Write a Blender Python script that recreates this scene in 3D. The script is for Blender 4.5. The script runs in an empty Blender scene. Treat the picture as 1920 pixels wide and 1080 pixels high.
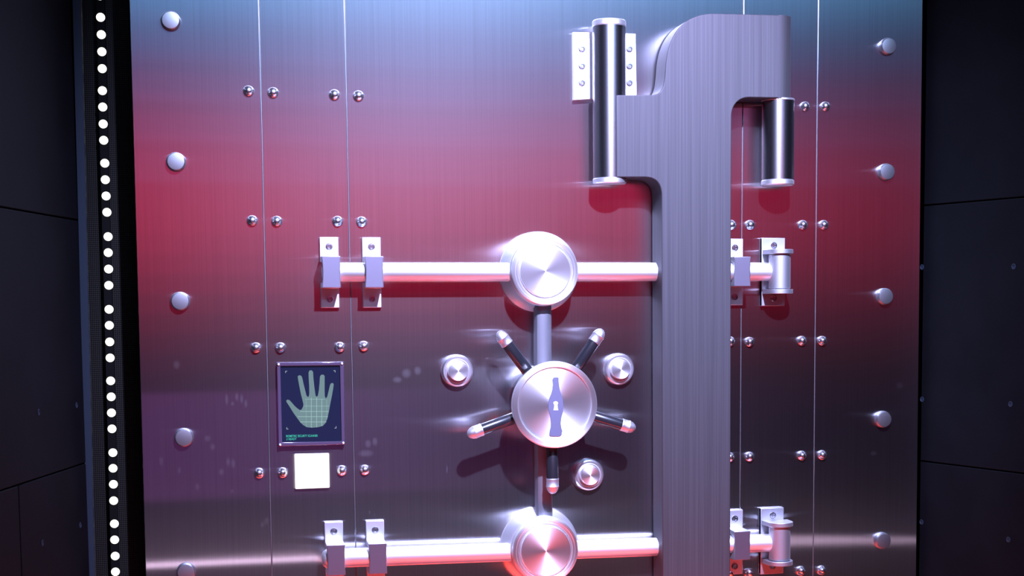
import bpy, bmesh, math, random
from mathutils import Vector, Matrix
random.seed(4)
C = bpy.context.scene.collection
PI = math.pi
SC = bpy.context.scene

# ------------------------------------------------------------------ camera
F, RX, RY, RZ = 2759.7, .0836, .0063, .2260      # focal length in px, pitch, roll, yaw
CX, CY, CZ = -.9505, -4.3, 1.5017
PX, PY = 1059.9, 803.7
def cam_axes():
    cz, sz = math.cos(RZ), math.sin(RZ); cx, sx = math.cos(RX), math.sin(RX); cy, sy = math.cos(RY), math.sin(RY)
    Rz = Matrix(((cz, -sz, 0), (sz, cz, 0), (0, 0, 1)))
    Rx = Matrix(((1, 0, 0), (0, cx, -sx), (0, sx, cx)))
    M = Rx @ Rz
    r, fw, up = Vector(M[0]), Vector(M[1]), Vector(M[2])
    return r * cy - up * sy, fw, r * sy + up * cy
RT, FW, UP = cam_axes()
camd = bpy.data.cameras.new('camera'); cam = bpy.data.objects.new('camera', camd); C.objects.link(cam)
cam.matrix_world = Matrix(((RT.x, UP.x, -FW.x, CX), (RT.y, UP.y, -FW.y, CY), (RT.z, UP.z, -FW.z, CZ), (0, 0, 0, 1)))
camd.sensor_width = 36; camd.lens = F / 1920 * 36
camd.shift_x = -(PX - 960) / 1920; camd.shift_y = (PY - 540) / 1920
camd.clip_start = .05
SC.camera = cam
def ray(u, v):
    return RT * ((u - PX) / F) + UP * (-(v - PY) / F) + FW
def P(u, v, d=0.):
    """photo measurement -> point on the vault front, d metres proud of the sheet"""
    r = ray(u, v); t = (-d - CY) / r.y
    return Vector((CX, CY, CZ)) + r * t

# ------------------------------------------------------------------ materials
def mat(name, col, rough=.4, metal=0., aniso=0., tan=None, bump=None, emit=None, estr=0., extra=None, spec=.5, coat=0.):
    m = bpy.data.materials.new(name); m.use_nodes = True
    nt = m.node_tree; b = nt.nodes['Principled BSDF']
    b.inputs['Base Color'].default_value = (*col, 1); b.inputs['Roughness'].default_value = rough
    b.inputs['Metallic'].default_value = metal; b.inputs['Anisotropic'].default_value = aniso
    b.inputs['Specular IOR Level'].default_value = spec; b.inputs['Coat Weight'].default_value = coat
    if tan:
        c = nt.nodes.new('ShaderNodeCombineXYZ')
        for i in range(3): c.inputs[i].default_value = tan[i]
        nt.links.new(c.outputs[0], b.inputs['Tangent'])
    if emit:
        b.inputs['Emission Color'].default_value = (*emit, 1); b.inputs['Emission Strength'].default_value = estr
    if bump:
        sc, st, dist = bump
        g = nt.nodes.new('ShaderNodeNewGeometry'); mp = nt.nodes.new('ShaderNodeMapping'); mp.inputs['Scale'].default_value = sc
        n = nt.nodes.new('ShaderNodeTexNoise'); n.inputs['Scale'].default_value = 1; n.inputs['Detail'].default_value = 3
        bp = nt.nodes.new('ShaderNodeBump'); bp.inputs['Strength'].default_value = st; bp.inputs['Distance'].default_value = dist
        nt.links.new(g.outputs['Position'], mp.inputs[0]); nt.links.new(mp.outputs[0], n.inputs['Vector'])
        nt.links.new(n.outputs['Fac'], bp.inputs['Height']); nt.links.new(bp.outputs[0], b.inputs['Normal'])
    if extra: extra(nt, b)
    return m

def streaks(lo, hi, base, sc=(180, 180, 1.2), marks=None, rlo=None, rhi=None):
    """long thin brushing marks running up the metal, plus handling smudges"""
    def f(nt, b):
        N, L = nt.nodes, nt.links
        g = N.new('ShaderNodeNewGeometry'); mp = N.new('ShaderNodeMapping'); mp.inputs['Scale'].default_value = sc
        n = N.new('ShaderNodeTexNoise'); n.inputs['Scale'].default_value = 1; n.inputs['Detail'].default_value = 4
        r = N.new('ShaderNodeMapRange'); r.inputs['From Min'].default_value = .3; r.inputs['From Max'].default_value = .7
        r.inputs['To Min'].default_value = lo; r.inputs['To Max'].default_value = hi
        L.new(g.outputs['Position'], mp.inputs[0]); L.new(mp.outputs[0], n.inputs['Vector']); L.new(n.outputs['Fac'], r.inputs['Value'])
        mx = N.new('ShaderNodeVectorMath'); mx.operation = 'SCALE'; mx.inputs[0].default_value = base
        L.new(r.outputs[0], mx.inputs['Scale']); L.new(mx.outputs[0], b.inputs['Base Color'])
        # cloudy variation of the polish
        n2 = N.new('ShaderNodeTexNoise'); n2.inputs['Scale'].default_value = 3.; n2.inputs['Detail'].default_value = 2
        L.new(g.outputs['Position'], n2.inputs['Vector'])
        r2 = N.new('ShaderNodeMapRange'); r2.inputs['From Min'].default_value = .3; r2.inputs['From Max'].default_value = .7
        r0 = b.inputs['Roughness'].default_value
        r2.inputs['To Min'].default_value = r0 - .012; r2.inputs['To Max'].default_value = r0 + .012
        L.new(n2.outputs['Fac'], r2.inputs['Value'])
        last = r2.outputs[0]
        if marks:
            for (x, z, wx, wz, amt) in marks:
                s = N.new('ShaderNodeVectorMath'); s.operation = 'SUBTRACT'; s.inputs[1].default_value = (x, 0, z)
                L.new(g.outputs['Position'], s.inputs[0])
                m2 = N.new('ShaderNodeVectorMath'); m2.operation = 'MULTIPLY'; m2.inputs[1].default_value = (1 / wx, 0, 1 / wz)
                L.new(s.outputs[0], m2.inputs[0])
                ln = N.new('ShaderNodeVectorMath'); ln.operation = 'LENGTH'; L.new(m2.outputs[0], ln.inputs[0])
                rr = N.new('ShaderNodeMapRange'); rr.inputs['From Min'].default_value = .55; rr.inputs['From Max'].default_value = 1.05
                rr.inputs['To Min'].default_value = amt; rr.inputs['To Max'].default_value = 0
                L.new(ln.outputs['Value'], rr.inputs['Value'])
                a = N.new('ShaderNodeMath'); a.operation = 'ADD'; L.new(last, a.inputs[0]); L.new(rr.outputs[0], a.inputs[1])
                last = a.outputs[0]
        L.new(last, b.inputs['Roughness'])
    return f

def marks():
    out = []
    px = [(425, 749, 3.0, 11), (436, 757, 3, 4), (444, 744, 3.5, 8), (453, 748, 3, 9), (461, 757, 3, 8),
          (302, 865, 4, 9), (336, 882, 3, 6), (370, 913, 4, 7), (399, 838, 5, 6), (428, 866, 4, 9), (437, 869, 4, 9), (435, 921, 3, 4),
          (389, 822, 6, 6), (415, 885, 5, 6), (331, 684, 6, 8),
          (500, 977, 4, 8), (492, 984, 3, 6), (693, 961, 2, 5), (702, 966, 2, 5),
          (690, 832, 6, 8), (703, 828, 5, 8), (686, 850, 14, 7),
          (745, 712, 9, 6), (762, 700, 9, 9), (783, 695, 7, 8), (1687, 723, 8, 7), (1638, 850, 8, 5), (838, 880, 2, 8)]
    for u, v, a, b in px:
        p = P(u, v); out.append((p.x, p.z, a / 600, b / 600, .03))
    return out

M = {}
# brushed stainless sheet: grain runs vertically, so highlights stretch sideways
def sheet_mat():
    """vertically brushed stainless: broad sideways lobe, a sharper polished lobe and a soft scatter that smudges add to"""
    m = bpy.data.materials.new('brushed_sheet'); m.use_nodes = True; nt = m.node_tree; N, L = nt.nodes, nt.links
    N.remove(N['Principled BSDF']); out = next(n for n in N if n.type == 'OUTPUT_MATERIAL')
    g = N.new('ShaderNodeNewGeometry'); mp = N.new('ShaderNodeMapping'); mp.inputs['Scale'].default_value = (260, 260, 1.5)
    n = N.new('ShaderNodeTexNoise'); n.inputs['Scale'].default_value = 1; n.inputs['Detail'].default_value = 4
    L.new(g.outputs['Position'], mp.inputs[0]); L.new(mp.outputs[0], n.inputs['Vector'])
    r = N.new('ShaderNodeMapRange'); r.inputs['From Min'].default_value = .3; r.inputs['From Max'].default_value = .7; r.inputs['To Min'].default_value = .90; r.inputs['To Max'].default_value = 1.03
    L.new(n.outputs['Fac'], r.inputs['Value'])
    v = N.new('ShaderNodeVectorMath'); v.operation = 'SCALE'; v.inputs[0].default_value = (.63, .62, .64); L.new(r.outputs[0], v.inputs['Scale'])
    c = N.new('ShaderNodeCombineXYZ'); c.inputs[0].default_value = 1
    def lobe(dist, rough, an):
        b = N.new('ShaderNodeBsdfAnisotropic'); b.distribution = dist; b.inputs['Roughness'].default_value = rough; b.inputs['Anisotropy'].default_value = an
        L.new(c.outputs[0], b.inputs['Tangent']); L.new(v.outputs[0], b.inputs['Color']); return b
    A = lobe('BECKMANN', .316, -.5); B = lobe('GGX', .1265, -.875); D1 = lobe('GGX', .527, .2); D2 = lobe('BECKMANN', .453, .29)
    D = N.new('ShaderNodeMixShader'); D.inputs[0].default_value = .33; L.new(D1.outputs[0], D.inputs[1]); L.new(D2.outputs[0], D.inputs[2])
    mx = N.new('ShaderNodeMixShader'); mx.inputs[0].default_value = SHB; L.new(A.outputs[0], mx.inputs[1]); L.new(B.outputs[0], mx.inputs[2])
    last = None
    for (x, z, wx, wz, amt) in marks():
        s = N.new('ShaderNodeVectorMath'); s.operation = 'SUBTRACT'; s.inputs[1].default_value = (x, 0, z); L.new(g.outputs['Position'], s.inputs[0])
        m2 = N.new('ShaderNodeVectorMath'); m2.operation = 'MULTIPLY'; m2.inputs[1].default_value = (1 / wx, 0, 1 / wz); L.new(s.outputs[0], m2.inputs[0])
        ln = N.new('ShaderNodeVectorMath'); ln.operation = 'LENGTH'; L.new(m2.outputs[0], ln.inputs[0])
        rr = N.new('ShaderNodeMapRange'); rr.inputs['From Min'].default_value = .4; rr.inputs['From Max'].default_value = 1.1
        rr.inputs['To Min'].default_value = amt; rr.inputs['To Max'].default_value = 0; L.new(ln.outputs['Value'], rr.inputs['Value'])
        a = N.new('ShaderNodeMath'); a.operation = 'ADD'; L.new(rr.outputs[0], a.inputs[0])
        if last is None: a.inputs[1].default_value = SHC
        else: L.new(last, a.inputs[1])
        last = a.outputs[0]
    m3 = N.new('ShaderNodeMixShader'); L.new(last, m3.inputs[0]); L.new(mx.outputs[0], m3.inputs[1]); L.new(D.outputs[0], m3.inputs[2])
    L.new(m3.outputs[0], out.inputs['Surface'])
    return m
SHB, SHC = .58, .027
M['sheet'] = sheet_mat()
M['arm'] = mat('brushed_arm', (.6, .6, .62), .68, 1, .2, (1, 0, 0), None, extra=streaks(.78, 1.02, (.10, .095, .105), (220, 220, 1.6)))
M['armside'] = M['arm']
M['steel'] = mat('turned_steel', (.84, .84, .86), .48, 1, .0, None, None)
M['satin'] = mat('satin_steel', (.62, .62, .66), .52, 1, .2, (1, 0, 0), None)
M['polish'] = mat('polished_steel', (.75, .75, .77), .24, 1)
M['barrel'] = mat('drawn_barrel', (.45, .45, .48), .27, 1, .4, (0, 0, 1))
M['boltface'] = mat('satin_bolt', (.32, .33, .35), .40, 1)
M['screw'] = mat('screw_steel', (.42, .42, .46), .26, 1)
M['bracket'] = mat('bracket_steel', (.50, .50, .54), .5, 1, .2, (1, 0, 0))
M['rodflat'] = mat('brushed_rod', (.34, .34, .38), .5, 1, .3, (1, 0, 0))
M['ring'] = mat('dial_ring_steel', (.72, .72, .76), .34, 1)
M['joint'] = mat('glint_bead_steel', (.24, .24, .25), .5, 1)
M['bridge'] = mat('brushed_bridge', (.24, .22, .28), .5, 1, .3, (1, 0, 0))
M['bright'] = mat('ground_plate', (.85, .85, .88), .55, 1)
M['black'] = mat('black_grip', (.012, .012, .016), .28, 0, coat=.3)
M['dark'] = mat('black_paint', (.003, .003, .003), .7, spec=.05)
M['gap'] = mat('backing_steel', (.25, .25, .26), .45, 1)
M['engrave'] = mat('blasted_steel', (.18, .18, .27), .6, 1)

def radial(name, col, rough, centre, k=7):
    """face turned on a lathe: concentric grain -> fan-shaped highlights"""
    def f(nt, b):
        N, L = nt.nodes, nt.links
        tc = N.new('ShaderNodeTexCoord'); s = N.new('ShaderNodeSeparateXYZ'); L.new(tc.outputs['Object'], s.inputs[0])
        ng = N.new('ShaderNodeMath'); ng.operation = 'MULTIPLY'; ng.inputs[1].default_value = 1
        L.new(s.outputs['Z'], ng.inputs[0])
        c = N.new('ShaderNodeCombineXYZ'); L.new(s.outputs['X'], c.inputs['X']); L.new(ng.outputs[0], c.inputs['Z'])
        L.new(c.outputs[0], b.inputs['Tangent'])
    return mat(name, col, rough, 1, .8, extra=f)
M['turned'] = radial('lathe_turned_face', (.88, .88, .9), .53, None)

# dark room panels
def wallx(nt, b):
    N, L = nt.nodes, nt.links
    g = N.new('ShaderNodeNewGeometry'); n = N.new('ShaderNodeTexNoise'); n.inputs['Scale'].default_value = 6; n.inputs['Detail'].default_value = 6
    L.new(g.outputs['Position'], n.inputs['Vector'])
    r = N.new('ShaderNodeValToRGB'); r.color_ramp.elements[0].position = .3; r.color_ramp.elements[0].color = (.002, .0025, .0035, 1)
    r.color_ramp.elements[1].position = .75; r.color_ramp.elements[1].color = (.0035, .0045, .006, 1)
    L.new(n.outputs['Fac'], r.inputs[0]); L.new(r.outputs[0], b.inputs['Base Color'])
M['wall'] = mat('dark_wall_board', (.03, .03, .035), .7, spec=.05, extra=wallx)
M['floor'] = mat('dark_floor', (.03, .03, .032), .5, extra=wallx)
M['ceil'] = mat('black_ceiling', (.012, .012, .012), .8)
M['trim'] = mat('grey_trim', (.012, .020, .030), .6, spec=.1)
def meshx(nt, b):
    N, L = nt.nodes, nt.links
    g = N.new('ShaderNodeNewGeometry'); s = N.new('ShaderNodeSeparateXYZ'); L.new(g.outputs['Position'], s.inputs[0])
    outs = []
    for ax, w in (('X', .0052), ('Z', .0056)):
        m = N.new('ShaderNodeMath'); m.operation = 'MULTIPLY'; m.inputs[1].default_value = 2 * PI / w; L.new(s.outputs[ax], m.inputs[0])
        q = N.new('ShaderNodeMath'); q.operation = 'SINE'; L.new(m.outputs[0], q.inputs[0])
        outs.append(q.outputs[0])
    m = N.new('ShaderNodeMath'); m.operation = 'MAXIMUM'; L.new(outs[0], m.inputs[0]); L.new(outs[1], m.inputs[1])
    r = N.new('ShaderNodeValToRGB'); r.color_ramp.elements[0].position = .45; r.color_ramp.elements[0].color = (.001, .001, .001, 1)
    r.color_ramp.elements[1].position = .7; r.color_ramp.elements[1].color = (.014, .014, .012, 1)
    L.new(m.outputs[0], r.inputs[0]); L.new(r.outputs[0], b.inputs['Base Color'])
M['mesh'] = mat('perforated_black', (.02, .02, .02), .6, spec=.05, extra=meshx)
def emis(name, col, s):
    return mat(name, (0, 0, 0), .5, emit=col, estr=s, spec=.2)
M['led'] = emis('led_warm_white', (1., .97, .86), 1.8)
M['whitepad'] = emis('lit_white_pad', (1., .97, .95), 1.6)
M['screen'] = mat('screen_glass', (.004, .006, .015), .12, emit=(.006, .008, .022), estr=1.)
M['hand'] = emis('screen_hand_glow', (.16, .26, .28), 1)
M['grid'] = emis('screen_grid_glow', (.36, .58, .56), 1)
M['teal'] = emis('screen_text_glow', (.05, .55, .42), 1.1)
M['mark'] = emis('screen_marks_glow', (.4, .5, .55), 1)

# ------------------------------------------------------------------ mesh helpers
def mesh_obj(name, bm, m, parent=None, org=None, bevel=0, smooth=35, segs=2):
    """bm in world coordinates; org = world place of the thing that parents it"""
    if org is None and parent is not None: org = parent['_o'] if '_o' in parent.keys() else (0, 0, 0)
    if org is None: org = (0, 0, 0)
    org = Vector(org)
    bmesh.ops.recalc_face_normals(bm, faces=bm.faces)
    bmesh.ops.translate(bm, verts=bm.verts, vec=-org)
    me = bpy.data.meshes.new(name); bm.to_mesh(me); bm.free()
    for p in me.polygons: p.use_smooth = True
    me.set_sharp_from_angle(angle=math.radians(smooth))
    me.materials.append(m)
    o = bpy.data.objects.new(name, me); C.objects.link(o)
    if parent is not None: o.parent = parent
    if bevel:
        b = o.modifiers.new('bevel', 'BEVEL'); b.width = bevel; b.segments = segs; b.limit_method = 'ANGLE'; b.angle_limit = math.radians(40)
        b.harden_normals = False
    return o
ORG = {}
def thing(name, label, cat, loc, group=None):
    o = bpy.data.objects.new(name, None); C.objects.link(o); o.location = loc; o.empty_display_size = .05
    o['label'] = label; o['category'] = cat
    if group: o['group'] = group
    ORG[o.name] = Vector(loc)
    return o
def part(name, bm, m, t, bevel=0, smooth=35, org=None, segs=2):
    return mesh_obj(name, bm, m, t, ORG.get(t.name, Vector((0, 0, 0))) if org is None else org, bevel, smooth, segs)
def sub(name, bm, m, p, t, **k):
    o = part(name, bm, m, t, **k); o.parent = p
    return o

def box(bm, a, b):
    x0, y0, z0 = a; x1, y1, z1 = b
    v = [bm.verts.new((x, y, z)) for x in (x0, x1) for y in (y0, y1) for z in (z0, z1)]
    for f in ((0, 1, 3, 2), (4, 6, 7, 5), (0, 4, 5, 1), (2, 3, 7, 6), (0, 2, 6, 4), (1, 5, 7, 3)):
        bm.faces.new([v[i] for i in f])
    return bm
def nb(): return bmesh.new()
def prism(bm, pts, y0, y1):
    """pts = list of (x,z) outline; solid between y0 and y1"""
    a = [bm.verts.new((x, y0, z)) for x, z in pts]; b = [bm.verts.new((x, y1, z)) for x, z in pts]
    n = len(pts)
    bm.faces.new(a); bm.faces.new(b[::-1])
    for i in range(n):
        j = (i + 1) % n; bm.faces.new((a[i], b[i], b[j], a[j]))
    return bm
def lathe(bm, c, axis, prof, n=64, ref=None):
    """prof = [(r, h)] along axis from c"""
    ax = Vector(axis).normalized()
    r1 = ax.orthogonal().normalized(); r2 = ax.cross(r1); c = Vector(c)
    rings = []
    for r, h in prof:
        if r < 1e-6: rings.append([bm.verts.new(c + ax * h)])
        else: rings.append([bm.verts.new(c + ax * h + (r1 * math.cos(2 * PI * i / n) + r2 * math.sin(2 * PI * i / n)) * r) for i in range(n)])
    for A, B in zip(rings, rings[1:]):
        for i in range(n):
            j = (i + 1) % n
            if len(A) == 1 and len(B) == 1: continue
            if len(A) == 1: bm.faces.new((A[0], B[i], B[j]))
            elif len(B) == 1: bm.faces.new((A[i], B[0], A[j]))
            else: bm.faces.new((A[i], B[i], B[j], A[j]))
    if len(rings[0]) > 1: bm.faces.new(rings[0])
    if len(rings[-1]) > 1: bm.faces.new(rings[-1])
    return bm
def cyl(bm, a, b, r, n=48, ch=0.):
    a, b = Vector(a), Vector(b); L = (b - a).length
    prof = [(0, 0), (r - ch, 0), (r, ch), (r, L - ch), (r - ch, L), (0, L)] if ch else [(0, 0), (r, 0), (r, L), (0, L)]
    return lathe(bm, a, b - a, prof, n)
def arc(c, r, a0, a1, n=10):
    return [(c[0] + r * math.cos(math.radians(a0 + (a1 - a0) * i / n)), c[1] + r * math.sin(math.radians(a0 + (a1 - a0) * i / n))) for i in range(n + 1)]
def struct(name, bm, m, **k):
    o = mesh_obj(name, bm, m, None, (0, 0, 0), **k); o['kind'] = 'structure'
    return o

# ------------------------------------------------------------------ sizes of the front
TOPZ, BOTZ = 2.95, 0.
def zline(p, q):
    """straight joint measured at two places of the front -> its x at any height"""
    A, B = P(*p), P(*q)
    return lambda z: A.x + (B.x - A.x) * (z - A.z) / (B.z - A.z)
EDGE = [zline((243, 0), (273, 1060)), zline((485.5, 0), (509.5, 1050)), zline((646, 0), (664.5, 900)),
        zline((1394, 10), (1388, 840)), zline((1534, 0), (1524.5, 1060)), zline((1730, 0), (1718, 1060))]

# ------------------------------------------------------------------ the five steel sheets with their bolts
names = [('far left brushed steel sheet carrying one column of large flat bolts', 0),
         ('narrow brushed steel sheet behind the palm scanner and white pad', 1),
         ('wide central brushed steel sheet behind the handwheel and hinge', 2),
         ('narrow brushed steel sheet right of the thick hinge arm', 3),
         ('far right brushed steel sheet carrying one column of large flat bolts', 4)]
sheets = []
G = .0010
for lab, i in names:
    xl, xr = EDGE[i], EDGE[i + 1]
    gl = 0 if i == 0 else G; gr = 0 if i == 4 else G
    zm = BOTZ
    t = thing('steel_sheet', lab, 'steel panel', ((xl(zm) + xr(zm)) / 2, 0.004, BOTZ))
    bm = nb(); prism(bm, [(xl(BOTZ) + gl, BOTZ), (xr(BOTZ) - gr, BOTZ), (xr(TOPZ) - gr, TOPZ), (xl(TOPZ) + gl, TOPZ)], 0, .008)
    part('sheet', bm, M['sheet'], t, bevel=.0011, segs=3)
    sheets.append(t)

for i in (1, 2, 3, 4):
    e = EDGE[i]; t = sheets[i if i < 3 else i - 1]
    bm = nb(); cyl(bm, (e(BOTZ), .0006, BOTZ), (e(TOPZ), .0006, TOPZ), .0010, 10)
    part('glint_bead', bm, M['joint'], t)  # bead added in the open joint to catch light as a bright line

def small_bolt_bm():
    R = .0150
    pr = [(0, 0), (R, 0), (R, .004), (R * .97, .0055), (R * .86, .0085), (R * .66, .0125), (R * .58, .0135), (R * .52, .0150), (R * .44, .0160), (0, .0164)]
    return lathe(nb(), (0, 0, 0), (0, -1, 0), pr, 32)
def big_bolt_bm():
    R = .0265
    pr = [(0, 0), (R, 0), (R, .008), (R * .985, .0095), (R * .90, .0165), (R * .86, .018), (R * .80, .0183), (0, .0183)]
    return lathe(nb(), (0, 0, 0), (0, -1, 0), pr, 48)
def meshdata(name, bm, m, smooth=35):
    bmesh.ops.recalc_face_normals(bm, faces=bm.faces)
    me = bpy.data.meshes.new(name); bm.to_mesh(me); bm.free()
    for p in me.polygons: p.use_smooth = True
    me.set_sharp_from_angle(angle=math.radians(smooth)); me.materials.append(m)
    return me
SB = meshdata('button_bolt', small_bolt_bm(), M['polish'], 50)
BB = meshdata('flat_bolt', big_bolt_bm(), M['boltface'], 28)
def put(me, name, t, w):
    o = bpy.data.objects.new(name, me); C.objects.link(o); o.parent = t; o.location = w - Vector(t.location)
    return o
BIGL = [(320, 40), (330, 304), (338, 565), (345, 820), (349, 1072)]
BIGR = [(1663, 88), (1660, 323), (1657, 556), (1654, 786), (1653, 1013)]
SM = [[(466, 171), (512, 174), (627, 178), (672, 180)], [(473, 414), (519, 415), (633, 415), (678, 416)],
      [(480, 652), (526, 652), (637, 651), (682, 649)], [(486, 887), (530, 886), (641, 882), (684, 881)],
      [(1370, 214), (1407, 214), (1509, 200), (1547, 200)], [(1371, 422), (1406, 422), (1505, 422), (1544, 422)],
      [(1369, 640), (1405, 641), (1503, 639), (1541, 639)], [(1368, 857), (1405, 856), (1503, 854), (1541, 853)],
      [(1367, 1074), (1404, 1074), (1501, 1070), (1540, 1069)]]
for q in BIGL: put(BB, 'flat_bolt', sheets[0], P(*q))
for q in BIGR: put(BB, 'flat_bolt', sheets[4], P(*q))
for k, row in enumerate(SM):
    own = (0, 1, 1, 2) if k < 4 else (2, 3, 3, 4)
    for q, s in zip(row, own):
        if k == 4 and s != 4 and q[0] < 1420: continue
        put(SB, 'button_bolt', sheets[s], P(*q))

# ------------------------------------------------------------------ setting
x0, x1 = EDGE[0](1.5), EDGE[5](1.5)
bm = nb(); prism(bm, [(EDGE[0](0) + .006, 0), (EDGE[5](0) - .006, 0), (EDGE[5](TOPZ) - .006, TOPZ), (EDGE[0](TOPZ) + .006, TOPZ)], .0085, .09)
struct('wall_front', bm, M['gap'])
# flaring side walls built of boards with open joints
def board_wall(name, base, dirv, cols, rows, t=.03, jt=.004, side=1):
    """boards in a vertical plane through base, running along dirv"""
    bm = nb(); d = Vector(dirv).normalized(); n = Vector((-d.y, d.x, 0)) * side
    def slab(s0, s1, z0, z1, o0, o1):
        v = []
        for s in (s0, s1):
            for o in (o0, o1):
                for z in (z0, z1):
                    q = Vector(base) + d * s + n * o; v.append(bm.verts.new((q.x, q.y, z)))
        for f in ((0, 1, 3, 2), (4, 6, 7, 5), (0, 4, 5, 1), (2, 3, 7, 6), (0, 2, 6, 4), (1, 5, 7, 3)):
            bm.faces.new([v[i] for i in f])
    for z0, z1, cc in rows:
        cc = cc or cols
        for s0, s1 in zip(cc, cc[1:]): slab(s0 + jt / 2, s1 - jt / 2, z0 + jt / 2, z1 - jt / 2, 0, t)
    slab(cols[0], cols[-1], 0, 4.2, t, t + .05)
    return struct(name, bm, M['wall'], bevel=.002)
def hdir(u, v=565):
    r = ray(u, v); r.z = 0; return r.normalized()
LW = P(163, 900, .0); LD = -hdir(1066); RW = P(1727, 700, -.02); RD = -hdir(-582)
def hit(u, v, base, d):
    """where the sight line meets the wall plane through base"""
    r = ray(u, v); n = Vector((-d.y, d.x, 0)); c = Vector((CX, CY, CZ))
    t = (Vector(base) - c).dot(n) / r.dot(n); return c + r * t
zl1 = hit(100, 888, LW, LD).z; zl2 = hit(60, 398, LW, LD).z
sv = (hit(38, 1000, LW, LD) - LW).dot(LD)
zr1 = hit(1820, 876, RW, RD).z; zr2 = hit(1820, 378, RW, RD).z
board_wall('wall_left', (LW.x, LW.y, 0), LD, [0, 1.6, 3.2, 5.2], [(0, zl1, [0, sv, sv + 1.6, 5.2]), (zl1, zl2, None), (zl2, 4.2, [0, 2.4, 5.2])], side=-1)
board_wall('wall_right', (RW.x, RW.y, 0), RD, [0, 1.9, 3.6, 5.6], [(0, zr1, None), (zr1, zr2, None), (zr2, 4.2, None)], side=1)
# small fixing holes in the wall boards
def fix_me():
    return meshdata('fixing_screw', lathe(nb(), (0, 0, 0), (0, 0, 1), [(0, -.004), (.006, -.004), (.009, .0012), (.0065, .0022), (.0045, .0005), (0, .0005)], 20), M['trim'])
FX = fix_me()
def fixes(wall, base, d, pts, sgn):
    n = Vector((-d.y, d.x, 0)) * sgn
    for u, v in pts:
        w = hit(u, v, base, d); o = bpy.data.objects.new('fixing_screw', FX); C.objects.link(o)
        o.parent = wall; o.location = w; o.rotation_euler = n.to_track_quat('Z', 'Y').to_euler()
wl = bpy.data.objects['wall_left']; wr = bpy.data.objects['wall_right']
fixes(wl, LW, LD, [(72, 773), (143, 760), (79, 1018), (150, 985)], 1)
fixes(wr, RW, RD, [(1901, 500), (1895, 758), (1891, 1012), (1729, 501), (1729, 749), (1728, 979)], -1)
# trim edging the left wall, black recess with perforated back
bm = nb(); a = P(150, 540, .0); b = P(165, 540, .0); a2 = P(164, 1080); b2 = P(178, 1080)
lt = zline((150, 540), (164, 1080)); rt = zline((165, 540), (178, 1080))
prism(bm, [(lt(0), 0), (rt(0), 0), (rt(4.2), 4.2), (lt(4.2), 4.2)], -.006, .03)
struct('trim_1', bm, M['trim'], bevel=.001)
bm = nb(); prism(bm, [(rt(0) - .03, 0), (EDGE[0](0) + .06, 0), (EDGE[0](4.2) + .06, 4.2), (rt(4.2) - .03, 4.2)], .14, .16)
struct('wall_recess', bm, M['mesh'])
bm = nb(); box(bm, (-6, .5, 0), (6, .6, 4.2)); struct('wall_back', bm, M['dark'])
bm = nb(); box(bm, (-7, -9.1, -.1), (7, .6, 0)); struct('floor', bm, M['floor'])
bm = nb(); box(bm, (-7, -9.1, 4.2), (7, .6, 4.3)); struct('ceiling', bm, M['ceil'])
bm = nb(); box(bm, (-7, -9.2, 0), (7, -9.1, 4.2)); struct('wall_rear', bm, M['ceil'])

# ------------------------------------------------------------------ LED strip
LEDS = [(187.3, -8), (188.6, 32.5), (190, 65), (191, 97), (191.7, 128.8), (192, 170), (192.7, 200.7), (193.5, 232.5), (194.5, 263), (196.5, 306), (197.5, 337), (199, 367.5), (200.5, 398),
        (202.7, 443.7), (203, 473.7), (203.7, 504.5), (204, 535), (204.5, 580), (205, 610), (205.7, 641), (206.5, 671), (207.5, 714), (208.5, 744), (209, 774), (210, 804),
        (211.7, 848.7), (212, 878), (212.7, 908), (213.2, 938.7), (214.5, 982), (215, 1012), (216, 1042.5), (216.5, 1072)]
a, b = P(186, -60, -.11), P(217.5, 1130, -.11)
tt = b.z / (a.z - b.z); b = b + (b - a) * tt
t = thing('led_strip', 'vertical strip of glowing white LEDs left of the steel front', 'LED strip', (b.x, b.y, b.z))
bm = nb()
w = .011
v = [bm.verts.new(q) for q in ((a.x - w, .112, a.z), (a.x + w, .112, a.z), (b.x + w, .112, b.z), (b.x - w, .112, b.z), (a.x - w, .14, a.z), (a.x + w, .14, a.z), (b.x + w, .14, b.z), (b.x - w, .14, b.z))]
for f in ((0, 1, 2, 3), (7, 6, 5, 4), (0, 4, 5, 1), (1, 5, 6, 2), (2, 6, 7, 3), (3, 7, 4, 0)): bm.faces.new([v[i] for i in f])
part('channel', bm, M['dark'], t)
LM = meshdata('led', lathe(nb(), (0, 0, 0), (0, -1, 0), [(0, 0), (.0122, 0), (.0122, .001), (.0105, .003), (.006, .005), (0, .0056)], 24), M['led'])
for u, v_ in LEDS: put(LM, 'led', t, P(u, v_, -.112))

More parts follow.
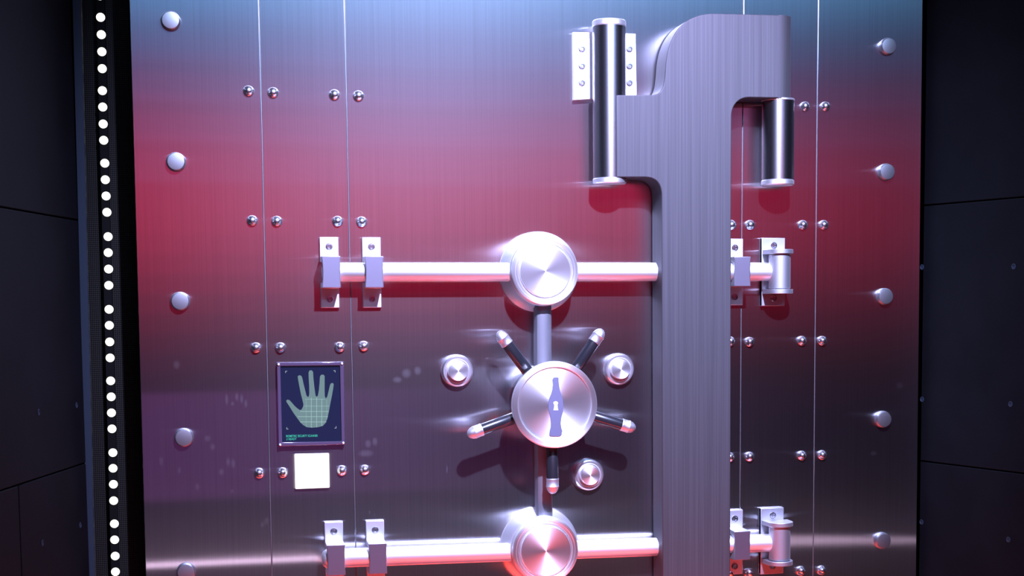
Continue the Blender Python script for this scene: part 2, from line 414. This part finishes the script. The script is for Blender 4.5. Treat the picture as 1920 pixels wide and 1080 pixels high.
# ------------------------------------------------------------------ crane hinge
D_ARM = .115; D_AX = .066; RB = .0485
def apx(pts, d): 
    r = []
    for u, v in pts:
        p = P(u, v, d); r.append((p.x, p.z))
    return r
def bez(p0, p1, p2, p3, n=12):
    o = []
    for i in range(n + 1):
        s = i / n; q = 1 - s
        o.append((q**3 * p0[0] + 3 * q * q * s * p1[0] + 3 * q * s * s * p2[0] + s**3 * p3[0], q**3 * p0[1] + 3 * q * q * s * p1[1] + 3 * q * s * s * p2[1] + s**3 * p3[1]))
    return o
base = P(1241, 1300, 0)
hg = thing('crane_hinge', 'thick brushed steel hinge arm with two vertical pivot barrels, over the central sheet', 'hinge', (base.x, -.02, .06))
left = P(1155.5, 250, D_ARM); rightx = P(1488, 100, D_ARM)
outl = [(1155.5, 332.5), (1155.5, 178), (1216, 178)] + bez((1222, 178), (1240, 177), (1245, 165), (1247, 140), 8) + \
       bez((1248, 128), (1251, 70), (1275, 28), (1335, 25), 18) + [(1400, 26.5), (1463, 28)] 
outl = apx(outl, D_ARM)
# right end wraps round the right barrel: handled by the rounded edge below
pr = [P(1463, 28, D_ARM), P(1463, 184, D_ARM)]
low = [(1463, 184), (1408, 183)] + bez((1404, 183), (1386, 183), (1373, 196), (1372, 216), 10) + [(1371, 400), (1370.5, 700), (1369, 1130)] + \
      [(1243, 1130), (1241.5, 700), (1241, 375)] + bez((1241, 370), (1241, 345), (1231, 333), (1210, 332.5), 10)
outl2 = apx(low, D_ARM)
bm = nb(); prism(bm, outl + outl2, -D_ARM, -.012)
arm = part('arm', bm, M['arm'], hg, bevel=.003, segs=3)
# rounded right end of the arm: quarter-round from the flat face back to the sheet side
ax = pr[0].x; zt, zb = pr[0].z, pr[1].z
cx_ = ax
bm = nb(); prof = [(cx_ + .0005, -D_ARM + .001)]
prof = [(cx_ - .006, -.017), (cx_ - .006, -D_ARM - .0004)] + [(cx_ + .0005 + RB * math.sin(math.radians(a)), -(D_AX + .0009) - RB * math.cos(math.radians(a))) for a in range(0, 91, 6)] + [(cx_ + RB, -.017)]
a_ = [bm.verts.new((x, y, zb)) for x, y in prof]; b_ = [bm.verts.new((x, y, zt)) for x, y in prof]
bm.faces.new(a_); bm.faces.new(b_[::-1])
for i in range(len(prof)):
    j = (i + 1) % len(prof); bm.faces.new((a_[i], b_[i], b_[j], a_[j]))
part('arm_end', bm, M['arm'], hg)
def barrel(u, vt, vb, top=True):
    c0, c1 = P(u, vt, D_AX), P(u, vb, D_AX); x = (c0.x + c1.x) / 2
    zt, zb = c0.z, c1.z
    b = part('pivot_barrel', cyl(nb(), (x, -D_AX, zb + (.016 if True else 0)), (x, -D_AX, zt - (.018 if top else 0)), RB, 72, .001), M['barrel'], hg)
    sub('end_cap', cyl(nb(), (x, -D_AX, zb), (x, -D_AX, zb + .0165), RB + .001, 72, .003), M['steel'], b, hg)
    if top: sub('end_cap', cyl(nb(), (x, -D_AX, zt - .0185), (x, -D_AX, zt), RB + .001, 72, .003), M['steel'], b, hg)
    return x, zt, zb
barrel(1142.5, 39, 345)
x, zt2, zb2 = barrel(1458.5, 186, 348, False)
sub('collar_ring', cyl(nb(), (x, -D_AX, zt2 - .007), (x, -D_AX, zt2 - .001), RB + .0012, 72, .001), M['steel'], bpy.data.objects['pivot_barrel.001'], hg)
# wedge-like mounting plate behind the left barrel
pl = apx([(1074.5, 60), (1192, 63), (1194, 180), (1075.5, 187.5)], .018)
mp_ = part('mounting_plate', prism(nb(), pl, -.018, -.0005), M['bright'], hg, bevel=.0012)
SCREW = [(0, 0), (.0102, 0), (.0102, .0022), (.0086, .0042), (.0056, .0044), (.0048, .0022), (0, .0022)]
SCM = meshdata('screw', lathe(nb(), (0, 0, 0), (0, -1, 0), SCREW, 24), M['screw'])
def screw(p, t, w):
    o = bpy.data.objects.new('screw', SCM); C.objects.link(o); o.parent = p; o.location = w - Vector(t.location); return o
for u in (1091, 1180):
    for v_ in (91.5, 123.5, 155): screw(mp_, hg, P(u, v_, .018))

# ------------------------------------------------------------------ locking bars
D_ROD = .046; R_ROD = .0275
def drum_bm(c, s=1.):
    bm = nb()
    pr = [(0, 0), (.119, 0), (.119, .012), (.116, .016), (.101, .058), (.101, .074), (.097, .0785), (.0945, .0785)]
    return lathe(bm, (c.x, 0, c.z), (0, -1, 0), [(r, h) for r, h in pr] + [(.0, .0785)], 96)
RODS = []
def rod_z(x, v):
    A, B = RODS[0 if v < 800 else 1]
    return A.z + (B.z - A.z) * (x - A.x) / (B.x - A.x)
def locking_bar(yl, yr, hubc, which, lab):
    A = P(604, yl, D_ROD); B = P(1459, yr, D_ROD); H = P(*hubc, 0)
    z = (A.z + B.z) / 2; RODS.append((A, B))
    t = thing('locking_bar', lab, 'locking bar', (H.x, -.0005, z))
    rod = part('rod', lathe(nb(), (A.x, -D_ROD, A.z), (B - A), [(0, 0), (R_ROD * .55, 0), (R_ROD * .8, .004), (R_ROD, .012), (R_ROD, (B - A).length)], 48), M['steel'], t)
    dr = part('hub_drum', drum_bm(H), M['steel'], t, org=None)
    # front plates of the drum, turned on a lathe
    fr = nb(); lathe(fr, (0, 0, 0), (0, -1, 0), [(0, 0), (.0975, 0), (.0985, .002), (.0985, .020), (.096, .0235), (.090, .0245), (.0885, .0225), (.082, .0225), (.0815, .019), (.0755, .019), (.0745, .026), (.0725, .0275), (.0, .0275)], 96)
    f = mesh_obj('turned_face', fr, M['turned'], dr, (0, 0, 0), 0, 30)
    f.location = Vector((H.x, -.079, H.z)) - Vector(t.location)
    e = P(1459, yr, D_ROD)
    part('end_barrel', cyl(nb(), (e.x, -D_ROD - .012, e.z - .052), (e.x, -D_ROD - .012, e.z + .052), .033, 48, .002), M['bracket'], t)
    return t
locking_bar(510.5, 509.5, (1009, 510), 0, 'upper horizontal steel locking bar with round hub, above the handwheel')
locking_bar(1047.5, 1017, (1010, 1023), 1, 'lower horizontal steel locking bar with round hub, below the handwheel')

def clamp_bms():
    W = .0265
    pts = [(-.101, 0), (-.101, .013), (-.0445, .013), (-.0445, .082)]
    for i in range(1, 12): pts.append((-.0445 + .089 * i / 12, .082))
    pts += [(.0445, .082), (.0445, .013), (.101, .013), (.101, 0), (.0295, 0), (.0295, D_ROD)]
    for i in range(1, 16): pts.append((.0295 * math.cos(PI * i / 16), D_ROD + .0295 * math.sin(PI * i / 16)))
    pts += [(-.0295, D_ROD), (-.0295, 0)]
    bm = nb()
    def hw(z, d):
        return W * (1 - .10 * (1 - (z / .0445)**2)) if abs(z) < .0445 and d > .04 else W
    A = [bm.verts.new((-hw(z, d), -d, z)) for z, d in pts]; B = [bm.verts.new((hw(z, d), -d, z)) for z, d in pts]
    bm.faces.new(A); bm.faces.new(B[::-1])
    for i in range(len(pts)):
        j = (i + 1) % len(pts); bm.faces.new((A[i], B[i], B[j], A[j]))
    return bm
CL = meshdata('strap', clamp_bms(), M['satin'], 30)
CL.materials.append(M['bridge'])
for p in CL.polygons:
    if p.normal.y < -.9 and p.center.y < -.06: p.material_index = 1
def clamp(u, v, lab):
    w = P(u, v, 0); w.y = -.0005; w.z = rod_z(w.x, v)
    t = thing('bar_clamp', lab, 'clamp', w, 'clamps holding the locking bars')
    s = bpy.data.objects.new('strap', CL); C.objects.link(s); s.parent = t
    b = s.modifiers.new('bevel', 'BEVEL'); b.width = .0016; b.segments = 2; b.limit_method = 'ANGLE'; b.angle_limit = math.radians(50)
    for z in (.074, -.076):
        o = bpy.data.objects.new('screw', SCM); C.objects.link(o); o.parent = s; o.location = (0, -.013, z)
    return t
clamp(617.5, 511, 'steel clamp at the far left end of the upper locking bar')
clamp(696.5, 511, 'second steel clamp from the left end of the upper locking bar')
clamp(1375, 510, 'steel clamp on the upper locking bar, half hidden behind the hinge arm')
clamp(626.5, 1048, 'steel clamp at the far left end of the lower locking bar')
clamp(703.5, 1044.5, 'second steel clamp from the left end of the lower locking bar')
clamp(1375, 1016, 'steel clamp on the lower locking bar, half hidden behind the hinge arm')
def pivot_bracket(u, v, ur, lab):
    w = P(u, v, 0); e = P(ur, v, D_ROD)
    w.y = -.0005; w.z = rod_z(e.x, v)
    t = thing('pivot_bracket', lab, 'bracket', w, 'brackets at the right ends of the locking bars')
    bm = nb(); box(bm, (w.x - .039, -.016, w.z - .104), (w.x + .037, -.001, w.z + .104))
    pt = part('plate', bm, M['bracket'], t, bevel=.0015)
    for s in (1, -1):
        z0 = w.z + s * .0535
        bm = nb(); x, yc = e.x, -D_ROD - .012; r = .041
        pts = [(w.x - .037, -.017)] + [(x - r, yc)] + [(x + r * math.cos(math.radians(a)), yc + r * math.sin(math.radians(a))) for a in range(195, 361, 15)] + [(x + r, -.017)]
        A = [bm.verts.new((px, py, z0 if s > 0 else z0 - .0135)) for px, py in pts]; B = [bm.verts.new((px, py, (z0 if s > 0 else z0 - .0135) + .0135)) for px, py in pts]
        bm.faces.new(A); bm.faces.new(B[::-1])
        for i in range(len(pts)):
            j = (i + 1) % len(pts); bm.faces.new((A[i], B[i], B[j], A[j]))
        part('flange', bm, M['bracket'], t, bevel=.0012)
    for z in (.081, -.080): screw(pt, t, Vector((w.x, -.016, w.z + z)))
pivot_bracket(1447, 510.5, 1459, 'steel pivot bracket at the right end of the upper locking bar')
pivot_bracket(1445, 1015, 1459, 'steel pivot bracket at the right end of the lower locking bar')

# ------------------------------------------------------------------ link rods between hubs and wheel
def link(v0, v1, u0, u1, d0, lab):
    a = P(u0, v0, d0); b = P(u1, v1, d0)
    pts = []
    w = .0245
    bm = nb()
    sec = [(-w, .0), (-w, .024), (-w * .82, .032), (-w * .4, .037), (w * .4, .037), (w * .82, .032), (w, .024), (w, 0)]
    A = [bm.verts.new((a.x + x, -d0 - y + .02, a.z)) for x, y in sec]; B = [bm.verts.new((b.x + x, -d0 - y + .02, b.z)) for x, y in sec]
    bm.faces.new(A); bm.faces.new(B[::-1])
    for i in range(len(sec)):
        j = (i + 1) % len(sec); bm.faces.new((A[i], B[i], B[j], A[j]))
    o = mesh_obj('link_rod', bm, M['rodflat'], None, (0, 0, 0), .001)
    me = o.data; c = Vector((b.x, -d0, b.z)); me.transform(Matrix.Translation(-c)); o.location = c
    o['label'] = lab; o['category'] = 'rod'; o['group'] = 'vertical rods joining the hubs and the handwheel'

# handwheel --------------------------------------------------------
W0 = P(1018.5, 752.5, 0)
WH = thing('handwheel', 'five-spoked steel handwheel with black grips and a bottle-shaped keyhole plate', 'handwheel', (W0.x, -.0005, W0.z))
def PW(d, x=0, z=0): return Vector((W0.x + x, -d, W0.z + z))
hubp = [(0, .0005), (.104, .0005), (.104, .02), (.100, .028), (.096, .032), (.096, .085), (.106, .100), (.108, .142), (0, .142)]
hub = part('hub', lathe(nb(), (W0.x, 0, W0.z), (0, -1, 0), hubp, 96), M['barrel'], WH)
fm = nb(); lathe(fm, (0, 0, 0), (0, -1, 0), [(0, 0), (.1225, 0), (.1255, .003), (.1255, .019), (.1225, .022), (.1115, .0222), (.109, .0205), (.1082, .0162), (.1070, .0162), (0, .0166)], 128)
face = mesh_obj('front_disc', fm, M['turned'], WH, (0, 0, 0), 0, 25); face.location = PW(.1425) - Vector(WH.location)
DF = .1425 + .0166
# bottle-shaped plate with a keyhole
bx = lambda X: (X / 5.4 + 940); by = lambda Y: (Y / 5.4 + 660)
bot = [(529, 258), (555, 254), (580, 260), (581, 300), (586, 350), (592, 385), (604, 425), (617, 462), (626, 500), (629, 545), (626, 600), (615, 640), (607, 680), (604, 725), (608, 765), (619, 797), (612, 840), (596, 852), (545, 856), (495, 851),
       (486, 838), (490, 800), (500, 765), (502, 720), (498, 670), (490, 630), (482, 600), (476, 555), (478, 510), (487, 465), (503, 425), (516, 380), (520, 335), (520, 300), (517, 280)]
pts = apx([(bx(X), by(Y)) for X, Y in bot], DF + .002)
kh = [(525, 516), (532, 503), (550, 498), (568, 503), (575, 518), (568, 535), (570, 560), (577, 590), (527, 590), (533, 560), (535, 536)]
kp = apx([(bx(X), by(Y)) for X, Y in kh], DF + .002)
bot_o = part('bottle_plate', prism(nb(), pts, -DF - .0022, -DF + .0006), M['engrave'], WH, bevel=.0004)
sub('keyhole', prism(nb(), kp, -DF - .0028, -DF - .0021), M['bright'], bot_o, WH)
# spokes
DS = .121
for k in range(5):
    a = math.radians(-90 + 72 * k + (0.6 if k else 0))
    dx, dz = math.cos(a), math.sin(a)
    def q(r, dd=0): return PW(DS + dd, dx * r, dz * r)
    o_ = q(.100)
    g = part('spoke', cyl(nb(), q(.098), q(.118), .0150, 32), M['steel'], WH)
    gr = sub('grip', lathe(nb(), q(.110), (dx, 0, dz), [(0, 0), (.0158, 0), (.0172, .002), (.0172, .108), (0, .108)], 40), M['black'], g, WH)
    sub('end_cap', lathe(nb(), q(.218), (dx, 0, dz), [(0, 0), (.0182, 0), (.0190, .002), (.0182, .005), (.0182, .022), (.0192, .0235), (.0182, .026), (.016, .034), (.0115, .041), (.006, .045), (0, .0462)], 40), M['satin'], g, WH, smooth=40)
link(566, 688, 1018, 1018.3, .052, 'vertical steel rod between the upper hub and the handwheel')
link(820, 968, 1019, 1020.5, .052, 'vertical steel rod between the handwheel and the lower hub')

# dials ------------------------------------------------------------
DO = nb(); lathe(DO, (0, 0, 0), (0, -1, 0), [(0, 0), (.0475, 0), (.0475, .010), (.0455, .017), (.042, .020), (.037, .020), (.0355, .0185), (.0345, .0150), (0, .0150)], 72)
DOM = meshdata('outer_ring', DO, M['ring'], 30)
DI = nb(); lathe(DI, (0, 0, 0), (0, -1, 0), [(0, .0), (.029, .0), (.029, .018), (.0275, .0205), (.025, .021), (0, .021)], 72)
DIM = meshdata('turned_knob', DI, M['turned'], 30)
for (u, v), lab in (((856, 695), 'round steel lock dial left of the handwheel'), ((1159, 692), 'round steel lock dial right of the handwheel'), ((1102, 889.5), 'round steel lock dial below and right of the handwheel')):
    w = P(u, v); w.y = -.0005
    t = thing('lock_dial', lab, 'dial', w, 'lock dials around the handwheel')
    o = bpy.data.objects.new('outer_ring', DOM); C.objects.link(o); o.parent = t
    i = bpy.data.objects.new('turned_knob', DIM); C.objects.link(i); i.parent = t; i.location = (0, -.0152, 0)

# ------------------------------------------------------------------ palm scanner
def sp(X, Y, d): return P(X / 6.35 + 500, Y / 6.35 + 670, d)
def spx(l, d): return [(sp(X, Y, d).x, sp(X, Y, d).z) for X, Y in l]
c = sp(530, 1050, 0)
sc_ = thing('palm_scanner', 'dark screen showing a pale green open hand in a clear glossy frame', 'palm scanner', (c.x, -.0005, c.z))
OUT = spx([(122, 62), (915, 52), (933, 1038), (140, 1062)], .018); INN = spx([(163, 103), (872, 96), (893, 1000), (184, 1013)], .018)
bm = nb()
def ring(y): return [bm.verts.new((x, y, z)) for x, z in OUT], [bm.verts.new((x, y, z)) for x, z in INN]
o0, i0 = ring(-.018); o1, i1 = ring(-.0008)
for i in range(4):
    j = (i + 1) % 4
    bm.faces.new((o0[i], o0[j], i0[j], i0[i])); bm.faces.new((o1[j], o1[i], i1[i], i1[j]))
    bm.faces.new((o0[i], o1[i], o1[j], o0[j])); bm.faces.new((i0[i], i0[j], i1[j], i1[i]))
M['frame'] = mat('clear_frame', (.05, .035, .06), .12, .0, coat=.6); 
part('frame', bm, M['frame'], sc_, bevel=.0022, segs=3)
scr = part('screen', prism(nb(), [(x, z) for x, z in INN], -.0105, -.001), M['screen'], sc_)
for X, Y in ((142, 84), (896, 74), (912, 1018), (160, 1040)):
    w = sp(X, Y, .018)
    part('corner_stud', lathe(nb(), (w.x, -.0178, w.z), (0, -1, 0), [(0, 0), (.0034, 0), (.0034, .003), (.0022, .0042), (0, .0045)], 20), M['bright'], sc_)
def flat(name, polys, m, y, th=.0004):
    bm = nb()
    for p in polys: prism(bm, p, y - th, y)
    return sub(name, bm, m, scr, sc_)
hand = [(232, 515), (250, 503), (275, 512), (300, 540), (330, 575), (362, 605), (395, 628), (415, 622), (432, 590), (438, 560), (424, 500), (408, 440), (388, 340), (372, 250), (370, 225), (390, 212), (415, 222), (425, 250), (440, 320), (460, 400), (474, 455), (490, 472), (502, 465), (508, 430), (506, 340), (500, 240),
        (499, 180), (510, 156), (535, 154), (552, 172), (556, 240), (566, 340), (578, 430), (584, 462), (598, 468), (610, 455), (622, 390), (630, 300), (634, 230), (648, 208), (675, 206), (690, 222), (690, 300), (690, 400), (692, 465), (705, 490), (722, 465), (738, 400), (752, 340), (762, 312), (785, 304), (798, 318),
        (792, 370), (776, 460), (764, 520), (752, 580), (740, 650), (722, 730), (702, 780), (670, 815), (620, 830), (540, 838), (480, 832), (440, 810), (405, 780), (375, 740), (350, 705), (318, 660), (290, 615), (262, 570), (238, 535)]
flat('hand_picture', [spx(hand, .0107)], M['hand'], -.0106)
def bar(x0, y0, x1, y1, w=3.):
    return spx([(x0 - (w if y1 != y0 else 0), y0 - (w if x1 != x0 else 0)), (x1 + (w if y1 != y0 else 0), y0 - (w if x1 != x0 else 0)), (x1 + (w if y1 != y0 else 0), y1 + (w if x1 != x0 else 0)), (x0 - (w if y1 != y0 else 0), y1 + (w if x1 != x0 else 0))], .011)
gl = [bar(530, 480, 532, 834, 1.5), bar(594, 480, 596, 832, 1.5), bar(655, 500, 657, 818, 1.5), bar(470, 510, 471, 830, .6), bar(715, 500, 716, 740, .6), bar(400, 644, 735, 645, 2), bar(372, 705, 728, 706, 2), bar(400, 768, 708, 769, 2), bar(458, 497, 690, 498, 1.2), bar(450, 580, 745, 581, 1.2)]
flat('grid_lines', gl, M['grid'], -.0112)
mk = []
for X, Y, sx, sy in ((222, 162, 1, 1), (818, 155, -1, 1), (830, 845, -1, -1), (236, 857, 1, -1)):
    mk += [spx([(X, Y), (X + 22 * sx, Y), (X + 22 * sx, Y + 6 * sy), (X, Y + 6 * sy)], .011), spx([(X, Y), (X + 6 * sx, Y), (X + 6 * sx, Y + 24 * sy), (X, Y + 24 * sy)], .011)]
for k_ in range(4): flat('corner_mark', mk[2 * k_:2 * k_ + 2], M['mark'], -.0112)
def text(name, s, X, Y, X2, h, y):
    cu = bpy.data.curves.new(name, 'FONT'); cu.body = s; cu.extrude = .0002; cu.offset = .01
    to = bpy.data.objects.new('tmp', cu); C.objects.link(to); bpy.context.view_layer.update()
    me = bpy.data.meshes.new_from_object(to.evaluated_get(bpy.context.evaluated_depsgraph_get())); bpy.data.objects.remove(to)
    xs = [v.co.x for v in me.vertices]; ys = [v.co.y for v in me.vertices]
    a = sp(X, Y, .011); b = sp(X2, Y - 6, .011); hh = h / 6.35 / 620
    sx = (b.x - a.x) / (max(xs) - min(xs)); sy = hh / .7
    for v in me.vertices:
        fx = v.co.x - min(xs)
        v.co = Vector((a.x + fx * sx, y - .0002 - v.co.z * .5, a.z + v.co.y * sy + (b.z - a.z) * fx / (max(xs) - min(xs)))) - ORG[sc_.name]
    me.materials.clear(); me.materials.append(M['teal'])
    o = bpy.data.objects.new(name, me); C.objects.link(o); o.parent = scr
text('screen_text', 'BIOMETRIC SECURITY SCANNER', 232, 951, 608, 25, -.011)
text('screen_text', '// READY', 234, 988, 356, 24, -.011)

# glowing white square pad
qd = apx([(552.5, 852), (617, 850.5), (618, 914.5), (554, 917)], .010)
cc = P(586, 917, 0)
cc.y = -.0005
pad = thing('light_pad', 'glowing blank white square pad below the palm scanner', 'card reader', cc)
part('lit_face', prism(nb(), qd, -.0105, -.004), M['whitepad'], pad, bevel=.002)
qd2 = [(x * .985 + cc.x * .015, z) for x, z in qd]
part('housing', prism(nb(), [(x, z) for x, z in qd2], -.0039, -.0006), M['bright'], pad)

# ------------------------------------------------------------------ light
W = bpy.data.worlds.new('world'); SC.world = W; W.use_nodes = True
W.node_tree.nodes['Background'].inputs[0].default_value = (.01, .012, .03, 1); W.node_tree.nodes['Background'].inputs[1].default_value = 0.1
def area(name, loc, target, sx, sy, col, power, spread=180):
    l = bpy.data.lights.new(name, 'AREA'); l.shape = 'RECTANGLE'; l.size = sx; l.size_y = sy; l.color = col; l.energy = power; l.spread = math.radians(spread)
    o = bpy.data.objects.new(name, l); C.objects.link(o); o.location = loc
    d = Vector(target) - Vector(loc); o.rotation_euler = d.to_track_quat('-Z', 'Y').to_euler()
    return o
def spot(name, loc, target, col, power, ang, blend, rad):
    l = bpy.data.lights.new(name, 'SPOT'); l.color = col; l.energy = power; l.spot_size = math.radians(ang); l.spot_blend = blend; l.shadow_soft_size = rad
    o = bpy.data.objects.new(name, l); C.objects.link(o); o.location = loc
    d = Vector(target) - Vector(loc); o.rotation_euler = d.to_track_quat('-Z', 'Y').to_euler()
spot('key_spot', (.03, -3.0, 3.95), (.02, 0, 1.45), (.53, .56, 1.), 4200, 50, .9, .06)
area('blue_wash', (.4, -4.8, 4.0), (.3, 0, 2.), 4.8, .5, (.20, .58, 1.), 27, 110)
for k in range(1, 7):                  # soft lower fringe of the blue wash
    h = .3 + .24 * k
    area('blue_fringe', (.2, -4.9 - k * .01, 4.0 - h / 2), (.2, 0, 4.0 - h / 2), 4.8, h, (.16, .38, 1.), .58 * h, 110)
gs = lambda z: math.exp(-(z / .50)**2 / 2)
for k in range(1, 11):                 # bank of red washes, strongest along its middle
    h = .27 * k
    w = gs(h / 2 - .0675) - gs(h / 2 + .0675) if k < 10 else gs(h / 2 - .0675) * .5
    area('red_wash', (.3, -6.0 - k * .01, 2.27), (.3, 0, 2.27), 6.5, h, (1., .028, .12), 4.1 * w * h, 90)
area('violet_wash', (-1.6, -5.5, .6), (-.6, 0, 1.), 3.4, .7, (.85, .22, 1.), .6, 120)
q = P(450, 1054); LS = 3.0
area('low_strip', (0, -LS, q.z + (q.z - CZ) * LS / 4.3), (0, 0, q.z + (q.z - CZ) * LS / 4.3), 6., .024, (1., .70, 1.), 1.5, 170)
area('red_floor', (0, -.7, .04), (0, 0, 1.0), 2.4, .1, (1., .06, .03), 20)

SC.view_settings.view_transform = 'Standard'; SC.view_settings.look = 'None'; SC.view_settings.gamma = 1
SC.view_settings.use_curve_mapping = False; SC.view_settings.exposure = 0
